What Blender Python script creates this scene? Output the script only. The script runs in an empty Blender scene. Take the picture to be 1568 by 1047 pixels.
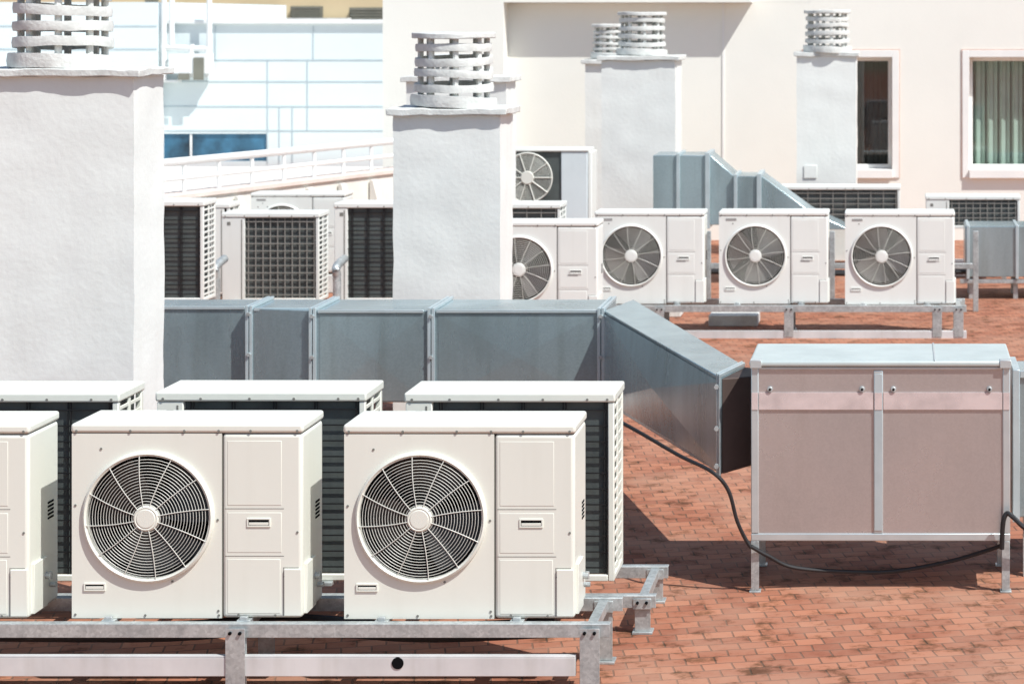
import bpy, bmesh, math, random
from mathutils import Vector, Matrix, noise
random.seed(7)
F=3380.0; PX=1380.0; PY=31.0; H=2.72      # survey constants (focal, principal point, eye height)
def X(px,D): return (px-PX)*D/F
def Z(py,D): return H-(py-PY)*D/F

scene=bpy.context.scene
# ------------------------------------------------------------------ materials
def mat(name,col,rough=.5,metal=0.,var=.06,vscale=3.,bump=0.,bscale=60.,col2=None,spec=.5,streak=False,v2=0.,v2scale=30,dirt=0.):
    m=bpy.data.materials.new(name); m.use_nodes=True
    nt=m.node_tree; b=nt.nodes['Principled BSDF']; L=nt.links.new
    b.inputs['Roughness'].default_value=rough; b.inputs['Metallic'].default_value=metal
    b.inputs['Specular IOR Level'].default_value=spec
    mp=nt.nodes.new('ShaderNodeMapping')
    geo=nt.nodes.new('ShaderNodeNewGeometry')
    L(geo.outputs['Position'],mp.inputs['Vector'])
    if streak: mp.inputs['Scale'].default_value=(1,1,.25)
    n=nt.nodes.new('ShaderNodeTexNoise'); n.inputs['Scale'].default_value=vscale; n.inputs['Detail'].default_value=6
    n.inputs['Roughness'].default_value=.6
    L(mp.outputs[0],n.inputs['Vector'])
    r=nt.nodes.new('ShaderNodeValToRGB'); L(n.outputs['Fac'],r.inputs[0])
    c2=col2 or tuple(max(0,c*(1-var*3)) for c in col)
    r.color_ramp.elements[0].position=.3; r.color_ramp.elements[0].color=(*c2,1)
    r.color_ramp.elements[1].position=.62; r.color_ramp.elements[1].color=(*col,1)
    out=r.outputs[0]
    if v2>0:
        v=nt.nodes.new('ShaderNodeTexVoronoi'); v.inputs['Scale'].default_value=v2scale
        L(geo.outputs['Position'],v.inputs['Vector'])
        mx=nt.nodes.new('ShaderNodeMix'); mx.data_type='RGBA'; mx.blend_type='MULTIPLY'; mx.inputs[0].default_value=v2
        bw=nt.nodes.new('ShaderNodeSeparateColor'); L(v.outputs['Color'],bw.inputs[0])
        L(out,mx.inputs[6]); L(bw.outputs[0],mx.inputs[7]); out=mx.outputs[2]
    if dirt>0:   # vertical rain streaks
        m3=nt.nodes.new('ShaderNodeMapping'); m3.inputs['Scale'].default_value=(11,11,.9); L(geo.outputs['Position'],m3.inputs['Vector'])
        n3=nt.nodes.new('ShaderNodeTexNoise'); n3.inputs['Scale'].default_value=1; n3.inputs['Detail'].default_value=4; L(m3.outputs[0],n3.inputs['Vector'])
        r3=nt.nodes.new('ShaderNodeValToRGB'); L(n3.outputs['Fac'],r3.inputs[0]); r3.color_ramp.elements[0].position=.28; r3.color_ramp.elements[0].color=(.62,.60,.53,1)
        r3.color_ramp.elements[1].position=.5; r3.color_ramp.elements[1].color=(1,1,1,1)
        m4=nt.nodes.new('ShaderNodeMix'); m4.data_type='RGBA'; m4.blend_type='MULTIPLY'; m4.inputs[0].default_value=dirt
        L(out,m4.inputs[6]); L(r3.outputs[0],m4.inputs[7]); out=m4.outputs[2]
    L(out,b.inputs['Base Color'])
    rr=nt.nodes.new('ShaderNodeMapRange'); L(n.outputs['Fac'],rr.inputs[0])
    rr.inputs[3].default_value=min(1,rough+.1); rr.inputs[4].default_value=max(0.05,rough-.08)
    L(rr.outputs[0],b.inputs['Roughness'])
    if bump>0:
        n2=nt.nodes.new('ShaderNodeTexNoise'); n2.inputs['Scale'].default_value=bscale; n2.inputs['Detail'].default_value=5
        L(geo.outputs['Position'],n2.inputs['Vector'])
        bp=nt.nodes.new('ShaderNodeBump'); bp.inputs['Strength'].default_value=bump; bp.inputs['Distance'].default_value=.01
        L(n2.outputs['Fac'],bp.inputs['Height']); L(bp.outputs[0],b.inputs['Normal'])
    return m
M={}
M['ac']=mat('ac_cream_paint',(.775,.795,.715),.34,var=.012,vscale=1.5,dirt=.08)
M['ac_line']=mat('ac_seam',(.20,.20,.18),.7)
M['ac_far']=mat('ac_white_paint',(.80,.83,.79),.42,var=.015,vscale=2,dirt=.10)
M['wire']=mat('guard_wire_paint',(.75,.765,.70),.4,var=.02)
M['dark']=mat('dark_interior',(.006,.006,.007),.9,spec=.1)  # stands in for shade inside openings; bolts and latch centres share it
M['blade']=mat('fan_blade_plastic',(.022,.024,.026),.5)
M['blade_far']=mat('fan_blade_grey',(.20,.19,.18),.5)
M['badge']=mat('grey_label_plate',(.35,.35,.34),.5)
M['blackwire']=mat('black_coated_wire',(.01,.011,.012),.5)
M['greywire']=mat('grey_coated_wire',(.28,.275,.25),.5)
M['rubber']=mat('black_rubber',(.02,.02,.022),.55)
M['zinc']=mat('galvanised_steel',(.60,.65,.65),.40,metal=.45,var=.11,vscale=14,v2=.22,v2scale=90)
M['duct']=mat('duct_sheet_metal',(.43,.56,.60),.25,metal=.55,var=.13,vscale=1.4,v2=.10,v2scale=110,streak=True,dirt=.3)
M['ductdark']=mat('duct_canvas_collar',(.10,.07,.06),.6,metal=.2,var=.1)
M['ducttop']=mat('duct_edge_metal',(.57,.68,.71),.32,metal=.4,var=.05,vscale=5)
M['panel']=mat('ahu_panel',(.57,.545,.535),.28,metal=.6,var=.04,vscale=1.5,v2=.07,v2scale=120,dirt=.1)
M['tape']=mat('ahu_film_strip',(.74,.635,.615),.26,metal=.2,var=.08,vscale=9)
M['alu']=mat('aluminium_profile',(.62,.69,.70),.32,metal=.5,var=.04,vscale=8)
M['ahutop']=mat('ahu_top_sheet',(.60,.68,.66),.42,metal=.2,var=.05,vscale=4)
M['stucco']=mat('white_stucco',(.80,.83,.80),.9,var=.018,vscale=1.6,bump=.20,bscale=26,spec=.2,dirt=.06)
M['stucco2']=mat('cap_concrete',(.73,.755,.725),.85,var=.08,vscale=9,bump=.4,bscale=50,spec=.2)
M['wall']=mat('cream_wall',(.88,.885,.82),.9,var=.015,vscale=.8,bump=.10,bscale=30,spec=.2)
M['trim']=mat('white_trim',(.88,.89,.86),.7,var=.02)
M['pink_shade_trim']=mat('pink_outline_reveal_shade',(.72,.52,.44),.8)  # pink outline; on the right reveals it paints their shade
M['bpanel']=mat('facade_panel',(.755,.84,.85),.5,var=.02,vscale=.5)
M['bjoint']=mat('facade_joint',(.50,.60,.64),.7)
M['condgrey']=mat('condenser_grey_paint',(.66,.73,.75),.5,var=.02)
M['beige']=mat('beige_render',(.72,.60,.38),.85,var=.04,vscale=.4)
M['olive']=mat('louvre_olive',(.22,.22,.18),.7)
M['red']=mat('red_paint',(.55,.05,.04),.5)
M['white']=mat('white_gloss_paint',(.85,.87,.86),.4,var=.02)
M['blind']=mat('curtain_green',(.58,.70,.60),.8,var=.05)
M['blind2']=mat('curtain_dark',(.05,.055,.05),.8,var=.1)
M['parapet']=mat('parapet_render',(.83,.82,.76),.85,var=.04,vscale=1.5)
M['pinkslab']=mat('pink_coping',(.78,.69,.63),.8,var=.06)
M['lowrail']=mat('painted_channel',(.71,.715,.71),.45,metal=.15,var=.06,vscale=3,dirt=.3)
# coil fins
m=mat('coil_fins',(.12,.142,.138),.5,metal=.3,var=.12,vscale=4); M['coil']=m
nt=m.node_tree; b=nt.nodes['Principled BSDF']
g=nt.nodes.new('ShaderNodeNewGeometry'); w=nt.nodes.new('ShaderNodeTexWave'); w.wave_type='BANDS'; w.bands_direction='X'; w.inputs['Scale'].default_value=60
nt.links.new(g.outputs['Position'],w.inputs['Vector']); bp=nt.nodes.new('ShaderNodeBump'); bp.inputs['Strength'].default_value=.5; bp.inputs['Distance'].default_value=.003
nt.links.new(w.outputs['Fac'],bp.inputs['Height']); nt.links.new(bp.outputs[0],b.inputs['Normal'])
# glass
m=bpy.data.materials.new('window_glass'); m.use_nodes=True; nt=m.node_tree; nt.nodes.clear()
o=nt.nodes.new('ShaderNodeOutputMaterial'); mx=nt.nodes.new('ShaderNodeMixShader'); t=nt.nodes.new('ShaderNodeBsdfTransparent'); gl=nt.nodes.new('ShaderNodeBsdfGlossy')
gl.inputs['Roughness'].default_value=.03; t.inputs[0].default_value=(.8,.85,.85,1); mx.inputs[0].default_value=.12
nt.links.new(t.outputs[0],mx.inputs[1]); nt.links.new(gl.outputs[0],mx.inputs[2]); nt.links.new(mx.outputs[0],o.inputs[0]); M['glass']=m
M['blueglass']=mat('blue_window',(.07,.24,.40),.08,metal=.2,var=.3,vscale=1.1,col2=(.01,.025,.04))
# ground pavers
m=bpy.data.materials.new('terracotta_pavers'); m.use_nodes=True; nt=m.node_tree; b=nt.nodes['Principled BSDF']; L=nt.links.new
g=nt.nodes.new('ShaderNodeNewGeometry'); mp=nt.nodes.new('ShaderNodeMapping'); mp.inputs['Rotation'].default_value=(0,0,math.radians(-12))
L(g.outputs['Position'],mp.inputs['Vector'])
br=nt.nodes.new('ShaderNodeTexBrick'); br.inputs['Scale'].default_value=1; br.inputs['Brick Width'].default_value=.125; br.inputs['Row Height'].default_value=.095
br.inputs['Mortar Size'].default_value=.005; br.inputs['Mortar Smooth'].default_value=.4; br.inputs['Bias'].default_value=-.1
br.inputs['Color1'].default_value=(.44,.18,.105,1); br.inputs['Color2'].default_value=(.27,.095,.056,1); br.inputs['Mortar'].default_value=(.17,.09,.06,1)
nd=nt.nodes.new('ShaderNodeTexNoise'); nd.inputs['Scale'].default_value=5
L(g.outputs['Position'],nd.inputs['Vector'])
ad=nt.nodes.new('ShaderNodeVectorMath'); ad.operation='MULTIPLY_ADD'; ad.inputs[1].default_value=(.02,.02,0); L(nd.outputs['Color'],ad.inputs[0]); L(mp.outputs[0],ad.inputs[2]); L(ad.outputs[0],br.inputs['Vector'])
n=nt.nodes.new('ShaderNodeTexNoise'); n.inputs['Scale'].default_value=1.5; n.inputs['Detail'].default_value=8; n.inputs['Roughness'].default_value=.7; L(g.outputs['Position'],n.inputs['Vector'])
r=nt.nodes.new('ShaderNodeValToRGB'); L(n.outputs['Fac'],r.inputs[0]); r.color_ramp.elements[0].position=.42; r.color_ramp.elements[1].position=.66
r.color_ramp.elements[0].color=(0,0,0,1); r.color_ramp.elements[1].color=(.65,.65,.65,1)
m1=nt.nodes.new('ShaderNodeMix'); m1.data_type='RGBA'; L(r.outputs[0],m1.inputs[0]); L(br.outputs['Color'],m1.inputs[6]); m1.inputs[7].default_value=(.44,.26,.18,1)
n3=nt.nodes.new('ShaderNodeTexNoise'); n3.inputs['Scale'].default_value=6; n3.inputs['Detail'].default_value=9; n3.inputs['Roughness'].default_value=.7; L(g.outputs['Position'],n3.inputs['Vector'])
r3=nt.nodes.new('ShaderNodeValToRGB'); L(n3.outputs['Fac'],r3.inputs[0]); r3.color_ramp.elements[0].position=.36; r3.color_ramp.elements[0].color=(.33,.37,.30,1); r3.color_ramp.elements[1].position=.47; r3.color_ramp.elements[1].color=(1,1,1,1)
m2=nt.nodes.new('ShaderNodeMix'); m2.data_type='RGBA'; m2.blend_type='MULTIPLY'; m2.inputs[0].default_value=.85; L(m1.outputs[2],m2.inputs[6]); L(r3.outputs[0],m2.inputs[7]); L(m2.outputs[2],b.inputs['Base Color'])
b.inputs['Roughness'].default_value=.85; b.inputs['Specular IOR Level'].default_value=.25
bp=nt.nodes.new('ShaderNodeBump'); bp.inputs['Strength'].default_value=.6; bp.inputs['Distance'].default_value=.006; bp.invert=True
L(br.outputs['Fac'],bp.inputs['Height']); L(bp.outputs[0],b.inputs['Normal']); M['ground']=m

# ------------------------------------------------------------------ builders
def group(name,loc=(0,0,0),rz=0.):
    e=bpy.data.objects.new(name,None); e.location=loc; e.rotation_euler[2]=rz; e.empty_display_size=.1
    scene.collection.objects.link(e); return e
class Part:
    def __init__(s): s.bm=bmesh.new()
    def box(s,x0,x1,y0,y1,z0,z1):
        v=[s.bm.verts.new(p) for p in ((x0,y0,z0),(x1,y0,z0),(x1,y1,z0),(x0,y1,z0),(x0,y0,z1),(x1,y0,z1),(x1,y1,z1),(x0,y1,z1))]
        for f in ((0,3,2,1),(4,5,6,7),(0,1,5,4),(1,2,6,5),(2,3,7,6),(3,0,4,7)): s.bm.faces.new([v[i] for i in f])
        return s
    def hexa(s,pts):
        v=[s.bm.verts.new(p) for p in pts]
        for f in ((0,3,2,1),(4,5,6,7),(0,1,5,4),(1,2,6,5),(2,3,7,6),(3,0,4,7)): s.bm.faces.new([v[i] for i in f])
        return s
    def prism(s,pts,y0,y1):   # polygon in xz
        a=[s.bm.verts.new((p[0],y0,p[1])) for p in pts]; b=[s.bm.verts.new((p[0],y1,p[1])) for p in pts]
        n=len(pts); s.bm.faces.new(a); s.bm.faces.new(b[::-1])
        for i in range(n): s.bm.faces.new([a[i],b[i],b[(i+1)%n],a[(i+1)%n]])
        return s
    def cyl(s,c,r,h,axis='z',seg=24,r2=None):
        r2=r if r2 is None else r2
        A=[];B=[]
        for i in range(seg):
            t=2*math.pi*i/seg; ca,sa=math.cos(t),math.sin(t)
            if axis=='z': A.append((c[0]+r*ca,c[1]+r*sa,c[2])); B.append((c[0]+r2*ca,c[1]+r2*sa,c[2]+h))
            elif axis=='y': A.append((c[0]+r*ca,c[1],c[2]+r*sa)); B.append((c[0]+r2*ca,c[1]+h,c[2]+r2*sa))
            else: A.append((c[0],c[1]+r*ca,c[2]+r*sa)); B.append((c[0]+h,c[1]+r2*ca,c[2]+r2*sa))
        a=[s.bm.verts.new(p) for p in A]; b=[s.bm.verts.new(p) for p in B]
        s.bm.faces.new(a); s.bm.faces.new(b[::-1])
        for i in range(seg): s.bm.faces.new([a[i],b[i],b[(i+1)%seg],a[(i+1)%seg]])
        return s
    def revolve(s,c,prof,axis='z',seg=48,closed=True):   # prof: (r,h)
        rings=[]
        for (r,h) in prof:
            ring=[]
            for i in range(seg):
                t=2*math.pi*i/seg
                p=(c[0]+r*math.cos(t),c[1]+r*math.sin(t),c[2]+h) if axis=='z' else (c[0]+r*math.cos(t),c[1]+h,c[2]+r*math.sin(t))
                ring.append(s.bm.verts.new(p))
            rings.append(ring)
        k=len(rings)
        for j in range(k if closed else k-1):
            a=rings[j]; b=rings[(j+1)%k]
            for i in range(seg): s.bm.faces.new([a[i],b[i],b[(i+1)%seg],a[(i+1)%seg]])
        return s
    def tube(s,pts,r,seg=8):
        pts=[Vector(p) for p in pts]; rings=[]
        for i,p in enumerate(pts):
            d=(pts[min(i+1,len(pts)-1)]-pts[max(i-1,0)]).normalized()
            u=d.cross(Vector((0,0,1)));
            if u.length<.05: u=d.cross(Vector((1,0,0)))
            u.normalize(); v=d.cross(u)
            rings.append([s.bm.verts.new(p+u*r*math.cos(2*math.pi*k/seg)+v*r*math.sin(2*math.pi*k/seg)) for k in range(seg)])
        for a,b in zip(rings,rings[1:]):
            for i in range(seg): s.bm.faces.new([a[i],a[(i+1)%seg],b[(i+1)%seg],b[i]])
        s.bm.faces.new(rings[0]); s.bm.faces.new(rings[-1][::-1])
        return s
    def quad(s,*p): s.bm.faces.new([s.bm.verts.new(q) for q in p]); return s
    def done(s,name,parent,m,bevel=0.,seg=2,smooth=True,ang=35):
        bmesh.ops.recalc_face_normals(s.bm,faces=s.bm.faces[:])
        me=bpy.data.meshes.new(name); s.bm.to_mesh(me); s.bm.free()
        if smooth:
            me.shade_smooth(); me.set_sharp_from_angle(angle=math.radians(ang))
        me.materials.append(M[m]); o=bpy.data.objects.new(name,me); scene.collection.objects.link(o)
        if parent: o.parent=parent
        if bevel>0:
            md=o.modifiers.new('bevel','BEVEL'); md.width=bevel; md.segments=seg; md.limit_method='ANGLE'; md.angle_limit=math.radians(40)
        return o
def smoothpath(P,n=8):
    P=[Vector(p) for p in P]; out=[]
    Q=[P[0]]+P+[P[-1]]
    for i in range(1,len(Q)-2):
        a,b,c,d=Q[i-1],Q[i],Q[i+1],Q[i+2]
        for k in range(n):
            t=k/n; out.append(.5*((2*b)+(c-a)*t+(2*a-5*b+4*c-d)*t*t+(3*b-a-3*c+d)*t**3))
    out.append(P[-1]); return out
def dup(root,name,loc,rz=0.,spin=0.):
    e=group(name,loc,rz)
    for c in root.children:
        o=c.copy(); scene.collection.objects.link(o); o.parent=e
        if spin and c.name.startswith('fan') and 'guard' not in c.name:
            R=Matrix.Translation((.314,0,.413))@Matrix.Rotation(spin,4,'Y')@Matrix.Translation((-.314,0,-.413)); o.matrix_local=R
    return e

# ------------------------------------------------------------------ ground
p=Part(); p.quad((-200,-60,0),(200,-60,0),(200,340,0),(-200,340,0)); p.done('ground',None,'ground',smooth=False)

# ------------------------------------------------------------------ fan type AC unit (local origin front-left-bottom)
W,Dp,Hh=.94,.32,.79
def fan_unit(name,loc,paint='ac',rz=0.,blade='blade',wr=.0011,rings=17,badge=False):
    g=group(name,loc,rz)
    cx,cz,R=.314,.413,.256
    bm=bmesh.new(); seg=72
    outer=[bm.verts.new(q) for q in ((0,0,.0),(.611,0,.0),(.611,0,.752),(0,0,.752))]
    inner=[bm.verts.new((cx+R*math.cos(2*math.pi*i/seg),0,cz+R*math.sin(2*math.pi*i/seg))) for i in range(seg)]
    es=[bm.edges.new((outer[i],outer[(i+1)%4])) for i in range(4)]+[bm.edges.new((inner[i],inner[(i+1)%seg])) for i in range(seg)]
    bmesh.ops.triangle_fill(bm,edges=es,use_beauty=True)
    p=Part(); p.bm.free(); p.bm=bm; o=p.done('front_panel',g,paint,smooth=False)
    p=Part()
    p.box(0,.006,.001,Dp,0,.752); p.box(.006,.611,.001,Dp,0,.006); p.box(.006,.6,Dp-.004,Dp,.006,.752)
    p.box(.606,.611,.001,Dp-.004,.006,.752)
    p.done('casing',g,paint)
    p=Part(); p.box(.6135,W,0,Dp,0,.752); p.done('compressor_compartment',g,paint,bevel=.016,seg=4)
    p=Part(); p.box(-.004,W+.004,-.004,Dp+.004,.754,.792); p.done('lid',g,paint,bevel=.012,seg=4)
    p=Part(); p.box(.6115,.6132,.003,.05,0,.75); p.box(.002,W-.004,.003,Dp-.003,.7515,.7545)
    for z in (.445,.252): p.box(.625,.865,-.0008,.001,z,z+.0022)
    p.box(.862,.8640,-.0008,.001,.01,.205); p.box(.862,.925,-.0008,.001,.205,.2070)
    p.done('seams',g,'ac_line',smooth=False)
    p=Part(); p.box(.635,.855,-.0015,.001,.268,.43); p.box(.635,.855,-.0015,.001,.46,.722); p.box(.635,.85,-.0015,.001,.02,.24)
    p.box(.868,.936,-.008,.002,.012,.200); p.box(W-.002,W+.012,.03,.17,.012,.215)
    p.done('access_covers',g,paint,bevel=.0014)
    p=Part()
    for (x0,z0,w,h) in ((.715,.372,.096,.036),(.05,.112,.088,.032)):
        p.box(x0,x0+w,-.006,.0,z0+h-.006,z0+h); p.box(x0,x0+w,-.006,0,z0,z0+.006); p.box(x0,x0+.006,-.006,0,z0+.006,z0+h-.006); p.box(x0+w-.006,x0+w,-.006,0,z0+.006,z0+h-.006)
    for (x0,z0,w,h) in ((.715,.372,.096,.036),(.05,.112,.088,.032)):
        p.box(x0+.008,x0+w-.008,-.0048,-.0032,z0+.008,z0+.019)
    p.done('grip_frames',g,paint,bevel=.0012)
    p=Part()
    for (x0,z0,w,h) in ((.715,.372,.096,.036),(.05,.112,.088,.032)): p.box(x0+.006,x0+w-.006,-.0040,-.0032,z0+.0062,z0+h-.0062)
    for k in range(5): p.box(W+.0,W+.0025,.2,.26,.36+k*.016,.368+k*.016)
    p.done('slot_shade_plates',g,'dark',smooth=False)  # thin near-black plates paint the shade of grips and side slots
    p=Part()
    for x in (.02,.24,.46,.60,.73,.92): p.cyl((x,-.0065,.763),.0055,.004,'y',8)
    for (x,z) in ((.015,.015),(.30,.012),(.60,.012),(.68,.014),(.83,.012),(.015,.46),(.595,.40),(.598,.03),(.87,.17),(.92,.35),(.41,.15),(.12,.69)): p.cyl((x,-.003,z),.005,.004,'y',8)
    p.done('screws',g,'ac_line')
    if badge:
        p=Part(); p.box(.06,.15,-.003,-.0005,.716,.734); p.box(.70,.78,-.003,-.0025,.36,.374); p.done('label_plate',g,'badge',smooth=False)
    p=Part(); p.revolve((cx,0,cz),[(R+.013,.001),(R+.010,-.014),(R+.002,-.020),(R-.005,-.013),(R-.006,.012),(R-.001,.012)],'y',72); p.done('bell_mouth',g,paint)
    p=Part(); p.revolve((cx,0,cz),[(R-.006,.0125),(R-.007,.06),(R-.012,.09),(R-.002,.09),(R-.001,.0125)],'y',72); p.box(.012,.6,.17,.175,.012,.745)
    p.done('air_throat',g,'dark')  # throat and back plate near-black: inner shade is put into the colour
    p=Part(); p.cyl((cx,.05,cz),.055,.11,'y',20)
    for k in range(3):
        a0=k*2*math.pi/3+.5; N=9
        for i in range(N):
            for j in range(5):
                def bp(i,j):
                    t=a0+i/N*1.55+ (j/5)*.28; r=.05+(j/5)*(R-.066); return (cx+r*math.cos(t),.065+.075*(i/N),cz+r*math.sin(t))
                p.quad(bp(i,j),bp(i+1,j),bp(i+1,j+1),bp(i,j+1))
    bmesh.ops.remove_doubles(p.bm,verts=p.bm.verts[:],dist=.0004)
    p.done('fan',g,blade,ang=60)
    p=Part(); n=rings
    def gy(r): return -.012-.022*(1-(r/R)**2)
    for i in range(n):
        r=.058+(R-.066)*i/(n-1)*1.0
        if i==n-1: r=R-.006
        y=gy(r); w=wr
        p.revolve((cx,y,cz),[(r+w,0),(r,w),(r-w,0),(r,-w)],'y',56)
    for k in range(12):
        t=2*math.pi*k/12+.13; pts=[]
        for j in range(6):
            r=.05+(R-.046)*j/5; tt=t+.10*(1-j/5)
            pts.append((cx+r*math.cos(tt),gy(min(r,R))-.003,cz+r*math.sin(tt)))
        p.tube(pts,.0018,5)
    p.done('fan_guard',g,'wire')
    p=Part(); p.revolve((cx,-.040,cz),[(.0,.0),(.036,.0),(.038,.003),(.043,.003),(.045,.001),(.052,.006),(.054,.014),(0,.014)],'y',32,closed=False); p.done('guard_hub',g,paint)
    p=Part()
    for x in (.13,.13+.55):
        p.box(x,x+.055,-.03,Dp+.03,-.018,-.001); p.box(x+.012,x+.043,-.028,-.006,-.001,.012)
    p.done('feet',g,'zinc',bevel=.002)
    return g

# ------------------------------------------------------------------ rear (coil side) AC unit
def rear_unit(name,loc,paint='ac',wire='blackwire',w=.94,h=.85,d=.33,left=.12,rz=0.,nx=4,nz=11,wr=.0028):
    g=group(name,loc,rz)
    p=Part(); p.box(0,left,0,d,0,h-.045); p.box(w-.028,w,0,.028,0,h-.045); p.box(w-.028,w,d-.03,d,0,h-.045); p.box(left,w-.028,0,.02,0,.03); p.box(w-.02,w,.028,d-.03,0,.03)
    p.done('corner_posts',g,paint,bevel=.005)
    p=Part(); p.box(-.006,w+.006,-.006,d+.006,h-.043,h); p.done('lid',g,paint,bevel=.009,seg=3)
    p=Part(); p.box(left+.0,w-.035,.03,.07,.03,h-.046); p.box(w-.06,w-.03,.07,d-.04,.03,h-.046); p.box(left,w-.06,.07,d-.01,.03,h-.05); p.done('coil',g,'coil',smooth=False)
    p=Part(); r=wr
    for i in range(nx+1):
        x=left+.03+(w-.035-left-.04)*i/nx; p.box(x-r,x+r,.012,.018,.03,h-.045)
        if nx<6: p.box(x+.012-r,x+.012+r,.012,.018,.03,h-.045)
    for j in range(nz):
        z=.06+(h-.14)*j/(nz-1); p.box(left,w-.028,.010,.0155,z-r,z+r)
    p.done('coil_guard_grid',g,wire,smooth=False)
    p=Part()
    for j in range(16):
        z=.055+(h-.13)*j/15; p.box(w-.010,w-.002,.028,d-.03,z-.008,z+.008)
    p.box(w-.011,w-.001,.14,.165,.03,h-.045); p.done('side_guard',g,paint,bevel=.002)
    p=Part()
    for x in (.03,.2,.42,.62,.82,.91): p.cyl((x,-.009,h-.03),.006,.004,'y',8)
    p.box(.045,.075,-.002,0,h-.11,h-.08)
    p.box(left-.03,left-.022,-.002,0,.02,h-.06)
    p.done('screws',g,'ac_line')
    p=Part()
    for x in (.10,w-.2): p.box(x,x+.055,-.03,d+.03,-.018,-.001)
    p.done('feet',g,'zinc',bevel=.002)
    return g

# row 1
Zb=Z(947,9.0)
u=fan_unit('air_conditioner_fan_unit',(X(527,9),9,Zb))
dup(u,'air_conditioner_fan_unit',(X(110,9),9.0,Zb+.003),spin=.9); dup(u,'air_conditioner_fan_unit',(X(-309,9),9.0,Zb),spin=.4)
# row 3
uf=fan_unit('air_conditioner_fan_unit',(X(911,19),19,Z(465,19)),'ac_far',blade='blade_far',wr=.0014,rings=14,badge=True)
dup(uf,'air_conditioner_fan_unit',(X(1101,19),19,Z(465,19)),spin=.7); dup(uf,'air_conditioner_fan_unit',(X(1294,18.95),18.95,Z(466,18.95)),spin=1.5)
# row 2
Zr=Z(890,9.95)
r=rear_unit('air_conditioner_coil_unit',(X(621,9.95),9.95,Zr))
dup(r,'air_conditioner_coil_unit',(X(240,9.95),9.95,Zr+.004)); dup(r,'air_conditioner_coil_unit',(X(-138,9.95),9.95,Zr))

# ------------------------------------------------------------------ stands
def stand(name,x0,x1,yf,yb,ztop,posts,low=None,lowmat='zinc',holes=()):
    g=group(name)
    p=Part()
    for y in (yf,yb):
        p.box(x0,x1,y,y+.012,ztop-.055,ztop); p.box(x0,x1,y+.012,y+.045,ztop-.006,ztop)
    for x in posts:
        for y in (yf,yb):
            p.box(x-.035,x+.035,y+.013,y+.02,.012,ztop-.007); p.box(x-.035,x-.029,y+.02,y+.06,.012,ztop-.007)
            p.box(x-.045,x+.045,y-.005,y+.075,0.0,.011)
            p.box(x-.04,x+.04,y-.024 if y==yf and low else y-.005,y-.021 if y==yf and low else y-.001,.012 if y==yf and low else ztop-.06,ztop-.012)
        p.box(x-.02,x+.02,yf+.06,yb+.012,ztop-.05,ztop-.008)
    p.done('frame',g,'zinc',bevel=.002)
    if low:
        p=Part(); p.box(x0,low[3],yf-.018,yf+.011,low[0],low[1]); p.box(x0,low[3],yf-.018,yf+.012,low[1]+.001,low[1]+.006); p.done('lower_rail',g,lowmat,bevel=.002)
    p=Part()
    for x in posts:
        for s in (-.02,.02): p.cyl((x+s,yf-.034 if low else yf-.014,ztop-.03),.007,.012,'y',8)
    for h in holes: p.cyl((h[0],yf-.0215,h[1]),h[2],.003,'y',20)  # near-black discs paint the shade of holes, rail is not cut
    p.done('bolts',g,'dark')
    return g
s=stand('metal_equipment_stand',X(-420,8.95),X(934,8.93),8.93,9.33,Z(955,8.93),[X(-60,8.95)-.6,X(365,8.95),X(905,8.95)],low=(Z(1033,8.93),Z(1004,8.93),0,X(882,8.93)),lowmat='lowrail',holes=[(X(608,8.9),Z(1016,8.9),.024)])
stand('metal_equipment_stand',X(-420,9.9),X(1003,9.75),9.78,10.3,Zr-.019,[X(400,9.9),X(-60,9.9),X(980,9.7)])
stand('metal_equipment_stand',X(880,18.9),X(1480,18.9),18.9,19.35,Z(468,18.9),[X(1208,18.9),X(1435,18.9),X(1468,18.9),X(1010,18.9)],low=(Z(518,18.9),Z(507,18.9),0,X(1480,18.9)),lowmat='lowrail')
# refrigerant pipes lying under the front row
g=group('refrigerant_pipes')
p=Part()
for k,(y,z) in enumerate(((9.12,.20),(9.18,.17),(9.25,.205))):
    p.tube(smoothpath([(X(-420,9.1),y,z),(-3.2,y,z-.02),(-2.6,y+.02,z+.01),(-2.0,y,z-.02),(-1.45,y,z)],6),.016,8)
p.done('insulated_lines',g,'rubber')
p=Part()
for ux in (X(-309,9),X(110,9),X(527,9)):
    p.cyl((ux+W+.010,9.15,Zb+.14),.014,.025,'x',10); p.cyl((ux+W+.010,9.2,Zb+.09),.011,.025,'x',10); p.cyl((ux+W+.03,9.15,Zb+.125),.009,.03,'z',8)
p.done('valves',g,'zinc')

# ------------------------------------------------------------------ chimneys
def lumpy_box(p,x0,x1,y0,y1,z0,z1,step,amp,fr=5.):
    bm=p.bm; xs=max(1,round((x1-x0)/step)); ys=max(1,round((y1-y0)/step)); zs=max(1,round((z1-z0)/step))
    cache={}
    def V(i,j,k):
        if (i,j,k) not in cache:
            q=Vector((x0+(x1-x0)*i/xs,y0+(y1-y0)*j/ys,z0+(z1-z0)*k/zs))
            cache[(i,j,k)]=bm.verts.new(q+noise.noise_vector(q*fr)*amp+noise.noise_vector(q*fr*3.1)*amp*.4)
        return cache[(i,j,k)]
    for i in range(xs):
        for k in range(zs):
            for j in (0,ys): bm.faces.new([V(i,j,k),V(i+1,j,k),V(i+1,j,k+1),V(i,j,k+1)])
    for j in range(ys):
        for k in range(zs):
            for i in (0,xs): bm.faces.new([V(i,j,k),V(i,j+1,k),V(i,j+1,k+1),V(i,j,k+1)])
    for i in range(xs):
        for j in range(ys):
            for k in (0,zs): bm.faces.new([V(i,j,k),V(i+1,j,k),V(i+1,j+1,k),V(i,j+1,k)])
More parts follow.
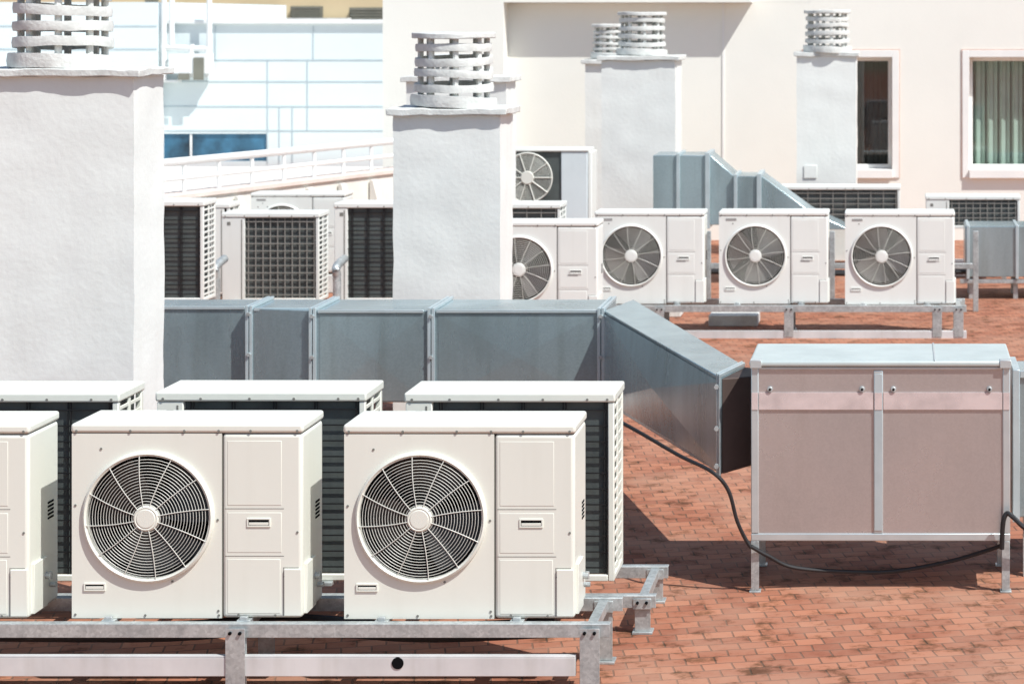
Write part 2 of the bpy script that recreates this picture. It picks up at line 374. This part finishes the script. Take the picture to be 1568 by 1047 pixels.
def cowl(g,cx,cy,z,R=.262,levels=4,hh=.50):
    p=Part()
    def ring(z0,h,ro,th):
        seg=40; tilt=random.uniform(-.014,.014); t2=random.uniform(-.014,.014)
        rings=[]
        for (r,hh_) in ((ro,0),(ro+.004,h*.5),(ro,h),(ro-th,h),(ro-th,0)):
            rg=[]
            for i in range(seg):
                a=2*math.pi*i/seg; q=Vector((cx+r*math.cos(a),cy+r*math.sin(a),z0+hh_+tilt*math.cos(a)+t2*math.sin(a)))
                rg.append(p.bm.verts.new(q+noise.noise_vector(q*9)*.007))
            rings.append(rg)
        for j in range(5):
            a=rings[j]; b=rings[(j+1)%5]
            for i in range(seg): p.bm.faces.new([a[i],b[i],b[(i+1)%seg],a[(i+1)%seg]])
    base=.075; top=.038; gap=.036
    rh=(hh-base-top-gap*(levels+1))/levels
    ring(z,base,R+.02,.06); zz=z+base
    for i in range(levels):
        zz+=gap; ring(zz,rh,R-.004*i,.03); zz+=rh
    zz+=gap
    p.done('louvre_rings',g,'stucco2',ang=50)
    p=Part(); 
    seg=40; vb=[];vt=[]
    for i in range(seg):
        a=2*math.pi*i/seg; q=Vector((cx+(R+.012)*math.cos(a),cy+(R+.012)*math.sin(a),zz)); n_=noise.noise_vector(q*8)*.008
        vb.append(p.bm.verts.new(q+n_)); vt.append(p.bm.verts.new(q+n_+Vector((0,0,top))))
    p.bm.faces.new(vb); p.bm.faces.new(vt)
    for i in range(seg): p.bm.faces.new([vb[i],vb[(i+1)%seg],vt[(i+1)%seg],vt[i]])
    p.done('cowl_slab',g,'stucco2',bevel=.006,ang=50)
    p=Part()
    for k in range(8):
        a=2*math.pi*k/8+.25; x=cx+(R-.045)*math.cos(a); y=cy+(R-.045)*math.sin(a)
        p.cyl((x,y,z+.02),.02,zz-z-.01,'z',8)
    p.done('cowl_posts',g,'stucco2')
def chimney(name,x0,x1,y0,y1,zt,over=.045,cw=None,R=.262,capt=.05,mat_='stucco',step=.06,levels=4,hh=.5):
    g=group(name)
    p=Part(); lumpy_box(p,x0,x1,y0,y1,0,zt,step,.006); p.done('shaft',g,mat_,ang=50)
    p=Part(); lumpy_box(p,x0-over,x1+over,y0-over,y1+over,zt+.001,zt+capt,.05,.011,7); p.done('cap',g,'stucco2',ang=40,bevel=.006)
    for c in (cw or [((x0+x1)/2,(y0+y1)/2)]): cowl(g,c[0],c[1],zt+capt-.004,R,levels,hh)
    return g
chimney('ventilation_chimney',X(-64,11.5),X(205,11.5),11.5,11.97,Z(118,11.48),capt=.042,R=.255)
chimney('ventilation_chimney',X(602,14.5),X(766,14.5),14.5,14.97,Z(177,14.45),capt=.045)
chimney('ventilation_chimney',X(622,20),X(775,20),20,20.5,Z(126,20),capt=.05,hh=.2,levels=1)
chimney('ventilation_chimney',X(921,24),X(1034,24),24,24.7,Z(93,24),cw=[(X(983,24.3),24.3)],R=.26,levels=4,hh=.48)
chimney('ventilation_chimney',X(896,26),X(960,26),26,26.5,Z(98,26),R=.2,levels=4,hh=.42,cw=[(X(933,26.25),26.25)])
tw=chimney('ventilation_chimney',X(1220,25),X(1311,25),25,25.6,Z(87,25),cw=[(X(1267,25.2),25.2)],R=.255,levels=4,hh=.48,over=.03)
p=Part(); p.box(X(1231,25),X(1251,25),24.985,24.995,Z(273,25),Z(253,25)); p.done('inspection_hatch',tw,'stucco',bevel=.004)

# ------------------------------------------------------------------ main duct
g=group('ventilation_duct'); zt,zb=1.01,.47
p=Part()
yf,yb=13.0,13.52
cuts=[-6.2,X(390,13.2),X(483,13.05),X(661,13),X(926,13)]
offs=[.16,.09,.0,.0]
for i in range(4):
    a,b=cuts[i],cuts[i+1]; o=offs[i]; o2=offs[i+1] if i<2 else 0
    f=[(a,yf+o,zb),(b,yf+(o2 if i==1 else o),zb),(b,yb,zb),(a,yb,zb),(a,yf+o,zt-(.0)),(b,yf+(o2 if i==1 else o),zt),(b,yb,zt),(a,yb,zt)]
    p.hexa(f)
A=[(-1.75,13.0),(-1.64,13.52)]; B=[(X(1104,10.62),10.62),(X(1141,10.98),10.98)]
zt2,zb2=1.0,.535
p.hexa([(A[0][0],A[0][1],zb),(B[0][0],B[0][1],zb2),(B[1][0],B[1][1],zb2),(A[1][0],A[1][1],zb),(A[0][0],A[0][1],zt),(B[0][0],B[0][1],zt2),(B[1][0],B[1][1],zt2),(A[1][0],A[1][1],zt)])
p.done('duct_body',g,'duct',bevel=.004)
# shallow pyramidal (cross-broken) stiffening of the sheet panels
def crossbreak(p,a0,b0,b1,a1,nrm,hh):
    k=nrm*.003; c=(a0+b0+b1+a1)/4+nrm*hh
    for q,r_ in ((a0,b0),(b0,b1),(b1,a1),(a1,a0)): p.bm.faces.new([p.bm.verts.new(v) for v in (q+k,r_+k,c)])
p=Part()
a0=Vector((A[0][0],A[0][1],zb+.02)); b0=Vector((B[0][0],B[0][1],zb2+.02)); b1=Vector((B[0][0],B[0][1],zt2-.02)); a1=Vector((A[0][0],A[0][1],zt-.02))
nrm=(b0-a0).cross(a1-a0).normalized(); nrm=-nrm if nrm.x>0 else nrm
crossbreak(p,a0,b0,b1,a1,nrm,.026)
for i in (0,2,3):
    a,b=cuts[i]+.04,cuts[i+1]-.04; y=yf+offs[i]
    crossbreak(p,Vector((a,y,zb+.01)),Vector((b,y,zb+.01)),Vector((b,y,zt-.02)),Vector((a,y,zt-.02)),Vector((0,-1,0)),.011)
p.done('stiffened_faces',g,'duct',smooth=False)
p=Part()
def flange(x,o,wd=.028,dx=0):
    for s in (-wd/2-.003,.003+wd/2):
        p.box(x+s-wd/2,x+s+wd/2,yf+o-.022,yf+o-.001,zb-.02,zt+.018); p.box(x+s-wd/2,x+s+wd/2,yf+o-.0,yb+.02,zt+.001,zt+.018)
flange(cuts[1]+.0,.10,.018); flange(cuts[2],.0,.018); flange(cuts[3],0,.018); flange(cuts[4]-.02,0,.018)
flange(-5.0,.16,.018)
d=Vector((B[1][0]-B[0][0],B[1][1]-B[0][1],0)).normalized(); nn=Vector((A[0][0]-B[0][0],A[0][1]-B[0][1],0)).normalized()
for s in (0,.035):
    o0=Vector((B[0][0],B[0][1],0))+nn*s-d*.022; o1=o0+nn*.024; e0=Vector((B[1][0],B[1][1],0))+nn*s; e1=e0+nn*.024; w0=Vector((B[0][0],B[0][1],0))+nn*s; 
    up=Vector((0,0,1))
    p.hexa([o0+up*(zb2-.02),w0+up*(zb2-.02),w0+nn*.024+up*(zb2-.02),o1+up*(zb2-.02),o0+up*(zt2+.018),w0+up*(zt2+.018),w0+nn*.024+up*(zt2+.018),o1+up*(zt2+.018)])
    w1=w0+nn*.024
    p.hexa([w0+up*(zt2+.001),e0+up*(zt2+.001),e1+up*(zt2+.001),w1+up*(zt2+.001),w0+up*(zt2+.018),e0+up*(zt2+.018),e1+up*(zt2+.018),w1+up*(zt2+.018)])
for i in range(4): 
    p.box(cuts[i]+.03,cuts[i+1]-.045,yf+offs[i]-.014,yf+offs[i]-.004,zt-.012,zt+.006)
p.done('flanges',g,'ducttop',bevel=.0015)
p=Part()
for x,o in ((cuts[1],.10),(cuts[2],0),(cuts[3],0),(cuts[4]-.02,0)):
    for z in (zt-.03,.74,.55): p.cyl((x,yf+o-.035,z),.012,.014,'y',6)
for z in (.96,.76,.58): p.cyl((B[0][0]-.02,B[0][1]-.03,z),.012,.02,'y',6)
p.done('flange_bolts',g,'zinc')
xe=-.722
p=Part(); p.hexa([(B[0][0]+.004,B[0][1]+.012,zb2),(xe,10.72,.56),(xe,10.98,.56),(B[1][0],B[1][1],zb2),(B[0][0]+.004,B[0][1]+.012,zt2-.005),(xe,10.72,.99),(xe,10.98,.99),(B[1][0],B[1][1],zt2-.005)])
p.done('flexible_collar',g,'ductdark',bevel=.005)
p=Part()
for x in (-5.2,-3.9,-2.9,-1.9): 
    for y in (13.2,13.45): p.box(x,x+.04,y,y+.04,0,zb-.001)
p.done('supports',g,'zinc')

# ------------------------------------------------------------------ air handling unit
g=group('air_handling_unit'); D0=10.5
x0,x1=X(1150,D0),X(1547,D0); y0,y1=D0,D0+.55; z0,z1=Z(828,D0),Z(556,D0)
p=Part(); p.box(x0+.03,x1-.03,y0+.008,y1-.008,z0+.03,z1-.03); p.done('panels',g,'panel')
p=Part(); fr=.036
for x in (x0,x1-fr):
    for y in (y0,y1-fr): p.box(x,x+fr,y,y+fr,z0+fr,z1-.018)
xm=X(1345,D0); p.box(xm-.022,xm+.022,y0+.001,y0+.03,z0+fr,z1-fr)
p.box(x0,x1,y0,y0+fr,z0,z0+fr-.001); p.box(x0,x1,y1-fr,y1,z0,z0+fr-.001); p.box(x0,x0+fr,y0+fr,y1-fr,z0,z0+fr-.002); p.box(x1-fr,x1,y0+fr,y1-fr,z0,z0+fr-.002)
p.box(x0+fr,x1-fr,y0+.001,y0+fr,z1-.032,z1-.018)
p.done('frame_profiles',g,'alu',bevel=.004)
p=Part(); p.box(xm-.019,xm+.019,y0-.003,y0-.001,z0+.05,z1-.05); p.done('mullion_cover',g,'ducttop',bevel=.001)
p=Part(); p.box(x0-.008,x1+.008,y0-.012,y1+.012,z1-.016,z1+.012); p.done('top_sheet',g,'ahutop',bevel=.010,seg=3)
p=Part(); p.box(X(1430,D0),X(1433,D0),y0-.008,y1+.008,z1+.012,z1+.016);
for x in (x0-.004,x1-.05): p.box(x,x+.054,y0-.016,y0+.04,z1-.022,z1+.016)
p.done('corner_caps',g,'alu',bevel=.006)
p=Part(); zz0,zz1=Z(627,D0),Z(601,D0)
p.box(x0+fr+.002,xm-.024,y0-.0005,y0+.0075,zz0,zz1); p.box(xm+.024,x1-fr-.002,y0-.0005,y0+.0075,zz0,zz1); p.box(x0+.003,x0+fr-.003,y0-.003,y0-.0005,zz0,zz1); p.box(x1-fr+.003,x1-.003,y0-.003,y0-.0005,zz0,zz1); p.box(xm-.018,xm+.018,y0-.0055,y0-.0035,zz0,zz1)
p.done('film_strip',g,'tape',smooth=False)
p=Part()
for px in (1179,1320,1368,1515): 
    p.cyl((X(px,D0),y0-.008,Z(596,D0)),.013,.016,'y',16); 
p.done('latch_rims',g,'zinc',bevel=.002)
p=Part()
for px in (1179,1320,1368,1515): p.cyl((X(px,D0),y0-.010,Z(596,D0)),.006,.003,'y',10)
p.done('latch_centres',g,'dark')
p=Part()
for x in (x0+.0,x1-.04):
    for y in (y0+.0,y1-.045):
        p.box(x,x+.038,y,y+.005,.008,z0-.001); p.box(x,x+.005,y+.005,y+.04,.008,z0-.001); p.box(x-.008,x+.046,y-.01,y+.05,0,.007)
p.done('legs',g,'zinc',bevel=.0015)
# neighbour section
g=group('air_handling_section')
xa=X(1552,10.75)
p=Part(); p.box(xa,xa+1.1,10.75,11.15,.30,1.0); p.done('casing',g,'duct',bevel=.006)
p=Part(); p.box(xa-.004,xa+.03,10.735,11.16,.28,1.02); p.box(xa+.55,xa+.58,10.735,11.16,.28,1.02); p.box(xa+.03,xa+.55,10.735,10.749,.98,1.015); p.done('frame',g,'ducttop',bevel=.003)
p=Part(); 
for x in (xa+.05,xa+1.0): p.box(x,x+.04,10.8,10.84,0,.3)
p.done('legs',g,'zinc')
# cables
def cable(pts,r,name='power_cable',m='rubber'):
    p=Part(); p.tube(smoothpath(pts,8),r,8); return p.done(name,None,m)
def W3(px,py,D): return (X(px,D),D,Z(py,D))
cable([W3(940,640,10.9),W3(985,665,10.75),W3(1040,697,10.6),W3(1090,722,10.42),W3(1115,750,10.42),W3(1128,795,10.44),W3(1140,822,10.46),W3(1150,838,10.47)],.0095)
cable([W3(1150,836,10.47),W3(1175,850,10.50),W3(1215,868,10.55),W3(1300,875,10.6),W3(1370,874,10.62),W3(1450,860,10.6),W3(1510,843,10.56),W3(1545,830,10.52)],.010,m='rubber')
cable([W3(1534,840,10.46),W3(1536,800,10.44),W3(1542,786,10.44),W3(1552,792,10.43),W3(1575,812,10.42),W3(1640,850,10.5)],.012)

# ------------------------------------------------------------------ mid-field units left
def ru(px,D,pyt,pyb,w,left,wire='blackwire',nx=4,nz=9,wr=.004):
    zb_=Z(pyb,D); zt_=Z(pyt,D)
    g=rear_unit('air_conditioner_coil_unit',(X(px,D),D,zb_),'ac_far',wire,w=w,h=zt_-zb_,left=left,nx=nx,nz=nz,wr=wr)
    p=Part()
    for x in (.12,w-.18):
        for y in (.02,.27): p.box(x,x+.04,y,y+.04,-zb_,-.019)
    p.done('stand_legs',g,'zinc')
    return g
ru(150,18,308,462,.86,.05,'blackwire',5,10)
ru(340,19.6,326,462,.86,.20,'greywire',9,11)
ru(512,18.6,311,462,.86,.11,'blackwire',5,10)
ru(700,19.2,312,462,.90,.07,'greywire',6,10)
ru(1418,23,300,350,.98,.24,'greywire',9,5)
ru(1180,24.2,285,345,1.42,.1,'greywire',9,6)
ru(262,20.8,312,450,.55,.5,'blackwire',1,3)
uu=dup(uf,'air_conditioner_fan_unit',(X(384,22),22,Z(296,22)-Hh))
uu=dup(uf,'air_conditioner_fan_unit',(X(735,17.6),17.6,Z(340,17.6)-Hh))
g=group('concrete_plinth'); p=Part(); p.box(X(384,22),X(384,22)+.94,22,22.32,0,Z(296,22)-Hh-.02); p.done('block',g,'stucco2',bevel=.01)
g=group('concrete_plinth'); p=Part(); p.box(X(735,17.6),X(735,17.6)+.96,17.58,17.95,0,Z(340,17.6)-Hh-.02); p.done('block',g,'stucco2',bevel=.01)
g=group('insulated_pipe_elbow'); p=Part()
for px,D in ((331,18.9),(516,18.3)):
    p.tube(smoothpath([(X(px,D),D,0),(X(px,D),D,Z(430,D)),(X(px-1,D),D,Z(410,D)),(X(px+2,D),D+.2,Z(400,D))],6),.035,12)
p.done('pipe',g,'zinc')

# tall condenser with fan behind the middle chimney
g=group('twin_fan_condenser'); D0=22.; xa,xb=X(700,D0),X(862,D0); zt_=Z(228,D0)
p=Part(); p.box(xa,xb-.02,D0+.02,D0+.36,.0,zt_-.03); p.done('casing_back',g,'coil')
p=Part(); p.box(xb-.02,X(900,D0),D0,D0+.38,.0,zt_-.03); p.box(xa,xb-.02,D0,D0+.02,.0,Z(318,D0)); p.done('casing',g,'condgrey',bevel=.01)
p=Part(); p.box(xa-.01,X(900,D0)+.01,D0-.012,D0+.4,zt_-.028,zt_); p.box(X(900,D0)+.001,X(906,D0),D0,D0+.38,0,zt_-.03); p.done('lid',g,'ac_far',bevel=.008)
cx,cz,R=X(808,D0),Z(272,D0),.245
p=Part()
for i in range(12):
    r=.06+(R-.06)*i/11; w=.0025 if i<11 else .008
    p.revolve((cx,D0-.02,cz),[(r+w,0),(r,w),(r-w,0),(r,-w)],'y',40)
for k in range(10):
    t=k*2*math.pi/10; p.tube([(cx+.03*math.cos(t),D0-.026,cz+.03*math.sin(t)),(cx+R*math.cos(t),D0-.026,cz+R*math.sin(t))],.006,5)
p.revolve((cx,D0-.035,cz),[(0,0),(.06,0),(.068,.012),(0,.012)],'y',24,closed=False)
p.done('fan_guard',g,'wire')
# ------------------------------------------------------------------ roof duct at the back
g=group('roof_duct'); D0=22.6; dd=.62
def q(px,py): return (X(px,D0),Z(py,D0))
p=Part()
p.prism([q(1000,238),q(1081,238),q(1081,345),q(1000,345)],D0,D0+dd)
p.prism([q(1087,238),q(1127,273),q(1127,345),q(1087,345)],D0+.03,D0+dd)
p.prism([q(1128,270),q(1160,270),q(1160,345),q(1128,345)],D0,D0+dd)
p.prism([q(1166,270),q(1240,324),q(1300,352),q(1166,352)],D0+.03,D0+dd)
p.done('duct_body',g,'duct',bevel=.006)
p=Part()
for a,b,t in ((1080,1087,234),(1124,1129,267),(1159,1166,266)): p.box(X(a,D0),X(b,D0),D0-.03,D0+dd+.02,Z(350,D0),Z(t,D0))
p.box(X(1036,D0),X(1041,D0),D0-.03,D0+dd,Z(350,D0),Z(235,D0))
p.done('flanges',g,'ducttop',bevel=.003)
p=Part()
for px in (1060,1180): p.box(X(px,D0),X(px,D0)+.05,D0+.1,D0+.15,0,Z(346,D0)); p.box(X(px,D0),X(px,D0)+.05,D0+.45,D0+.5,0,Z(346,D0))
p.done('supports',g,'zinc')
g=group('roof_duct'); D0=21.5
p=Part(); p.box(X(1478,D0),X(1760,D0),D0,D0+.6,Z(424,D0),Z(347,D0)); p.done('duct_body',g,'duct',bevel=.006)
p=Part()
for px in (1480,1555,1640): p.box(X(px,D0),X(px,D0)+.03,D0-.02,D0+.61,Z(427,D0),Z(345,D0))
p.done('flanges',g,'ducttop',bevel=.003)
p=Part()
for px in (1484,1552,1650):
    for y in (D0+.05,D0+.5): p.box(X(px,D0),X(px,D0)+.045,y,y+.045,0,Z(427,D0)-.001)
p.box(X(1470,D0),X(1760,D0),D0+.0,D0+.045,Z(434,D0),Z(428,D0))
p.done('supports',g,'zinc',bevel=.002)
p=Part(); p.box(X(1440,23.4),X(1800,23.4),23.4,23.7,0,.16); p.done('low_masonry_kerb',None,'pinkslab',bevel=.01)
for (a,b,c,d_) in ((950,1042,20.2,20.9),(1085,1160,19.6,19.95),(820,915,19.2,20.2)):
    p=Part(); p.box(X(a,c),X(b,c),c,d_,.0,.10 if a!=820 else .22); p.done('concrete_slab',None,'stucco2',bevel=.01)
g=group('pipe_support_frame'); p=Part(); D0=20.6
for px in (1270,1080,1490): p.box(X(px,D0),X(px,D0)+.05,D0,D0+.05,0,.75)
p.box(X(1080,D0)+.051,X(1270,D0)-.001,D0,D0+.04,.40,.45); p.box(X(1270,D0)+.051,X(1490,D0)-.001,D0,D0+.04,.40,.45)
p.done('frame',g,'zinc',bevel=.003)
p=Part()
for k in range(3): p.tube(smoothpath([(X(900,20.6),20.7+.07*k,.33),(X(1100,20.6),20.7+.07*k,.36),(X(1300,20.6),20.72+.07*k,.34),(X(1480,20.6),20.7+.07*k,.36)],5),.022,8)
p.done('pipes',g,'rubber')

# ------------------------------------------------------------------ parapet and railing (recedes to the right)
g=group('parapet_wall'); P0=(X(150,20.9),20.9); P1=(X(640,26.2),26.2)
dv=Vector((P1[0]-P0[0],P1[1]-P0[1],0)); ln=dv.length; dn=dv.normalized(); nn=Vector((dn.y,-dn.x,0))
a=Vector((P0[0],P0[1],0)); b=Vector((P1[0],P1[1],0)); up=Vector((0,0,1))
p=Part(); t=-nn*.25; p.hexa([a,b,b+t,a+t,a+up*.93,b+up*.93,b+t+up*.93,a+t+up*.93]); p.done('wall',g,'parapet')
p=Part(); o=nn*.03; t=-nn*.29; p.hexa([a+o+up*.931,b+o+up*.931,b+t+up*.931,a+t+up*.931,a+o+up*.985,b+o+up*.985,b+t+up*.985,a+t+up*.985]); p.done('coping',g,'pinkslab',bevel=.008)
p=Part()
for k in range(9):
    c=a+dn*(ln*(k+.3)/9)+nn*.02; e=dn*.09
    p.hexa([c+nn*.30,c+nn*.30+e,c+e,c,c+up*.90+nn*.05,c+up*.90+e+nn*.05,c+e+up*.90,c+up*.90])
p.done('buttresses',g,'parapet',bevel=.01)
g=group('white_terrace_roof'); p=Part(); t0=-nn*.30; t1=-nn*3
p.hexa([a+t0-dn*4,b+t0,b+t1,a+t1-dn*4,a+t0-dn*4+up*.75,b+t0+up*.75,b+t1+up*.75,a+t1-dn*4+up*.75])
p.box(-32,-6.45,21.0,39.6,0,.09); p.done('slab',g,'parapet')
g=group('roof_railing'); p=Part()
for z,r_ in ((1.30,.04),(1.13,.025)): p.tube([a+up*z-nn*.1,b+up*z-nn*.1],r_,10)
for k in range(10):
    c=a+dn*(ln*(k+.5)/10)-nn*.1; p.tube([c+up*.98,c+up*1.3],.022,8)
p.done('rails',g,'white')

# ------------------------------------------------------------------ cream building
g=group('cream_apartment_building'); DA,DB=27.0,27.3; T=7.0
zr=Z(4,DA)
p=Part()
p.box(X(586,DA),X(771,DA),DA,DB+.3,0,T); p.box(X(771,DA),X(1150,DA),DA,DB+.3,zr,T)  # overhang above the view, right end lengthened to place the recess shadow
w1=(X(1240,DB),X(1366,DB),Z(262,DB),Z(88,DB)); w2=(X(1484,DB),X(1650,DB),Z(262,DB),Z(88,DB))
DBb=DB+.35
p.box(X(771,DA),w1[0],DB,DBb,0,zr-.002)
p.box(X(1150,DA)+.001,w1[0],DB+.002,DBb,zr,T) 
p.box(w1[0],w1[1],DB,DBb,0,w1[2]); p.box(w1[0],w1[1],DB,DBb,w1[3],T)
p.box(w1[1],w2[0],DB,DBb,0,T); p.box(w2[0],w2[1],DB,DBb,0,w2[2]); p.box(w2[0],w2[1],DB,DBb,w2[3],T)
p.box(w2[1],8,DB,DBb,0,T)
p.box(X(586,DA),8,DB+3.5,DB+3.7,0,T); p.box(X(586,DA),8,DBb,DB+3.5,T-.3,T-.05)
p.done('walls',g,'wall',smooth=False)
p=Part()
for w_ in (w1,w2):
    t=.085; y=DB-.02
    p.box(w_[0]-t,w_[0],y,DB-.001,w_[2]-t,w_[3]+t); p.box(w_[1],w_[1]+t,y,DB-.001,w_[2]-t,w_[3]+t)
    p.box(w_[0],w_[1],y,DB-.001,w_[3],w_[3]+t); p.box(w_[0]-.0,w_[1]+.0,y-.05,DB+.2,w_[2]-t,w_[2]+.02)
    f=.05; yy=DB+.2
    p.box(w_[0]+.002,w_[0]+f,yy,yy+.05,w_[2]+.021,w_[3]-.002); p.box(w_[1]-f,w_[1]-.002,yy,yy+.05,w_[2]+.021,w_[3]-.002)
    p.box(w_[0]+f,w_[1]-f,yy,yy+.05,w_[3]-f,w_[3]-.002); p.box(w_[0]+f,w_[1]-f,yy,yy+.05,w_[2]+.021,w_[2]+.07)
p.done('window_frames',g,'trim',bevel=.004)
p=Part()
for w_ in (w1,w2):
    p.box(w_[1]+.0-.004,w_[1]-.001,DB+.001,DB+.19,w_[2]+.021,w_[3]-.005)  # thin sheet on the right reveal, its pink shade is painted
    p.box(w_[0]-.085-.012,w_[0]-.0855,DB-.012,DB-.001,w_[2]-.085,w_[3]+.085); p.box(w_[1]+.0855,w_[1]+.097,DB-.012,DB-.001,w_[2]-.085,w_[3]+.085)
    p.box(w_[0]-.097,w_[1]+.097,DB-.012,DB-.001,w_[3]+.0855,w_[3]+.10)
p.done('reveal_shade_outlines',g,'pink_shade_trim',smooth=False)
p=Part()
for w_ in (w1,w2): p.quad((w_[0]+.04,DB+.225,w_[2]+.06),(w_[1]-.04,DB+.225,w_[2]+.06),(w_[1]-.04,DB+.225,w_[3]-.04),(w_[0]+.04,DB+.225,w_[3]-.04))
p.done('window_glass',g,'glass',smooth=False)
for w_,mm in ((w1,'blind2'),(w2,'blind')):
    p=Part(); x=w_[0]; k=0
    while x<w_[1]:
        a_=.03*math.sin(k*2.1)+.02
        p.quad((x,DB+.33+a_,w_[2]-.1),(x+.05,DB+.33-a_,w_[2]-.1),(x+.05,DB+.33-a_,w_[3]+.05),(x,DB+.33+a_,w_[3]+.05)); x+=.052; k+=1
    p.done('vertical_blinds',g,mm,smooth=False)
p=Part(); p.box(w1[0]-.5,w2[1]+.5,DB+.6,DB+.62,0,4); p.done('room_dark',g,'dark',smooth=False)  # near-black sheet paints the unlit room behind the glass
p=Part(); p.box(X(1106,DB),X(1109,DB),DB-.012,DB-.001,0,zr-.01)
p.done('render_joint',g,'trim')

# ------------------------------------------------------------------ panelled building behind (left)
g=group('panelled_office_building'); D0=40.
p=Part(); xl=X(-500,D0); xs=X(250,D0); xr=X(600,D0)
p.box(xl,xs,D0-.3,D0+8,0,Z(4,D0)); 
wz0,wz1=Z(247,D0),Z(205,D0); wx1=X(408,D0)
p.box(xs,xr+1,D0,D0+8,wz1,Z(37,D0)); p.box(xs,xr+1,D0,D0+8,-.0,max(wz0,.05)); p.box(wx1,xr+1,D0,D0+8,max(wz0,.05),wz1)
p.done('facade',g,'bpanel',smooth=False)
p=Part()
for py in (92,125,163,200): p.box(xs,xr+1,D0-.01,D0-.001,Z(py,D0)-.012,Z(py,D0)+.008)
for py in (40,75,): p.box(xl,xs-.01,D0-.31,D0-.301,Z(py,D0)-.012,Z(py,D0)+.008)
for (px,a,b) in ((410,92,250),(471,92,200),(330,40,92),(480,40,92),(428,163,250),(448,163,250)):
    p.box(X(px,D0)-.007,X(px,D0)+.007,D0-.014,D0-.0105,Z(b,D0),Z(a,D0))
p.done('panel_joints',g,'bjoint',smooth=False)
p=Part(); p.box(xs,wx1,D0+.04,D0+.1,wz0,wz1); p.done('ribbon_window',g,'blueglass')
p=Part(); p.box(xs,xr+1,D0-.08,D0+.2,Z(37,D0)+.001,Z(33,D0)+.03); 
for px in (290,): p.box(X(px,D0),X(px,D0)+.04,D0+.01,D0+.039,wz0,wz1)
p.box(xs-.01,xs+.35,D0-.25,D0-.02,Z(126,D0),Z(122,D0))
p.done('coping',g,'white',bevel=.01)
p=Part()
for px,a,b in ((258,-10,122),(270,-10,70),(327,-10,90),(300,68,118),(325,72,118)):
    p.tube([(X(px,D0),D0-.25,Z(b,D0)),(X(px,D0),D0-.25,Z(a,D0))],.05,8)
p.tube([(X(255,D0),D0-.25,Z(72,D0)),(X(330,D0),D0-.25,Z(75,D0))],.05,8)
p.box(X(268,D0),X(330,D0),D0-.35,D0-.1,Z(112,D0),Z(82,D0))
p.done('wall_pipes',g,'white')
p=Part(); p.box(X(283,D0),X(300,D0),D0-.37,D0-.36,Z(122,D0),Z(112,D0)); p.box(X(306,D0),X(322,D0),D0-.37,D0-.36,Z(122,D0),Z(88,D0)); p.done('pipe_box_openings',g,'olive')
# beige building
g=group('beige_building'); D0=58.
p=Part(); p.box(X(-600,D0),X(700,D0),D0,D0+9,0,9); p.done('facade',g,'beige',smooth=False)
p=Part()
for a,b,c,d_ in ((362,425,8,26),(448,492,10,30),(538,600,12,34),(225,240,0,12)):
    n_=5
    for k in range(n_): 
        za=Z(d_,D0)+(Z(c,D0)-Z(d_,D0))*k/n_; p.box(X(a,D0),X(b,D0),D0-.1,D0-.01,za,za+(Z(c,D0)-Z(d_,D0))/n_*.6)
    p.box(X(a,D0)-.05,X(b,D0)+.05,D0-.008,D0-.002,Z(d_,D0),Z(c,D0))
p.done('louvres',g,'olive',smooth=False)
p=Part(); p.box(X(180,D0),X(600,D0),D0-.6,D0-.2,Z(60,D0),Z(33,D0)); p.box(X(420,D0),X(540,D0),D0-.5,D0-.15,Z(32,D0),Z(28,D0)); p.done('roof_edge',g,'stucco2')
g=group('roof_hydrant_box'); p=Part(); p.box(X(331,45),X(345,45),45,45.2,Z(36,45)-.3,Z(10,45)); p.done('cabinet',g,'red',bevel=.02); p=Part(); p.box(X(331,45),X(345,45),44.98,44.998,Z(30,45),Z(22,45)); p.done('label',g,'white')

# ------------------------------------------------------------------ light
AZ=54; az=math.radians(AZ); el=math.radians(53)
tv=Vector((math.sin(az)*math.cos(el),-math.cos(az)*math.cos(el),math.sin(el)))
sd=bpy.data.lights.new('sun','SUN'); sd.energy=5.0; sd.angle=math.radians(.5); sd.color=(1,.985,.945)
so=bpy.data.objects.new('sun',sd); so.rotation_euler=tv.to_track_quat('Z','Y').to_euler(); so.location=(5,-5,12); scene.collection.objects.link(so)
wd=bpy.data.worlds.new('World'); scene.world=wd; wd.use_nodes=True; nt=wd.node_tree
sk=nt.nodes.new('ShaderNodeTexSky'); sk.sky_type='NISHITA'; sk.sun_disc=False; sk.sun_elevation=el; sk.sun_rotation=math.radians(180-AZ)
nt.links.new(sk.outputs[0],nt.nodes['Background'].inputs[0]); nt.nodes['Background'].inputs[1].default_value=.125
# ------------------------------------------------------------------ camera
cd=bpy.data.cameras.new('camera'); cd.sensor_width=36; cd.lens=F/1568*36; cd.shift_x=(784-PX)/1568; cd.shift_y=-(523.5-PY)/1568
cd.clip_start=.1; cd.clip_end=1000; cd.dof.use_dof=True; cd.dof.focus_distance=9.4; cd.dof.aperture_fstop=6.3
co=bpy.data.objects.new('camera',cd); co.location=(0,0,H); co.rotation_euler=(math.radians(90),0,0); scene.collection.objects.link(co); scene.camera=co
scene.view_settings.view_transform='Standard'; scene.view_settings.look='None'; scene.view_settings.exposure=0
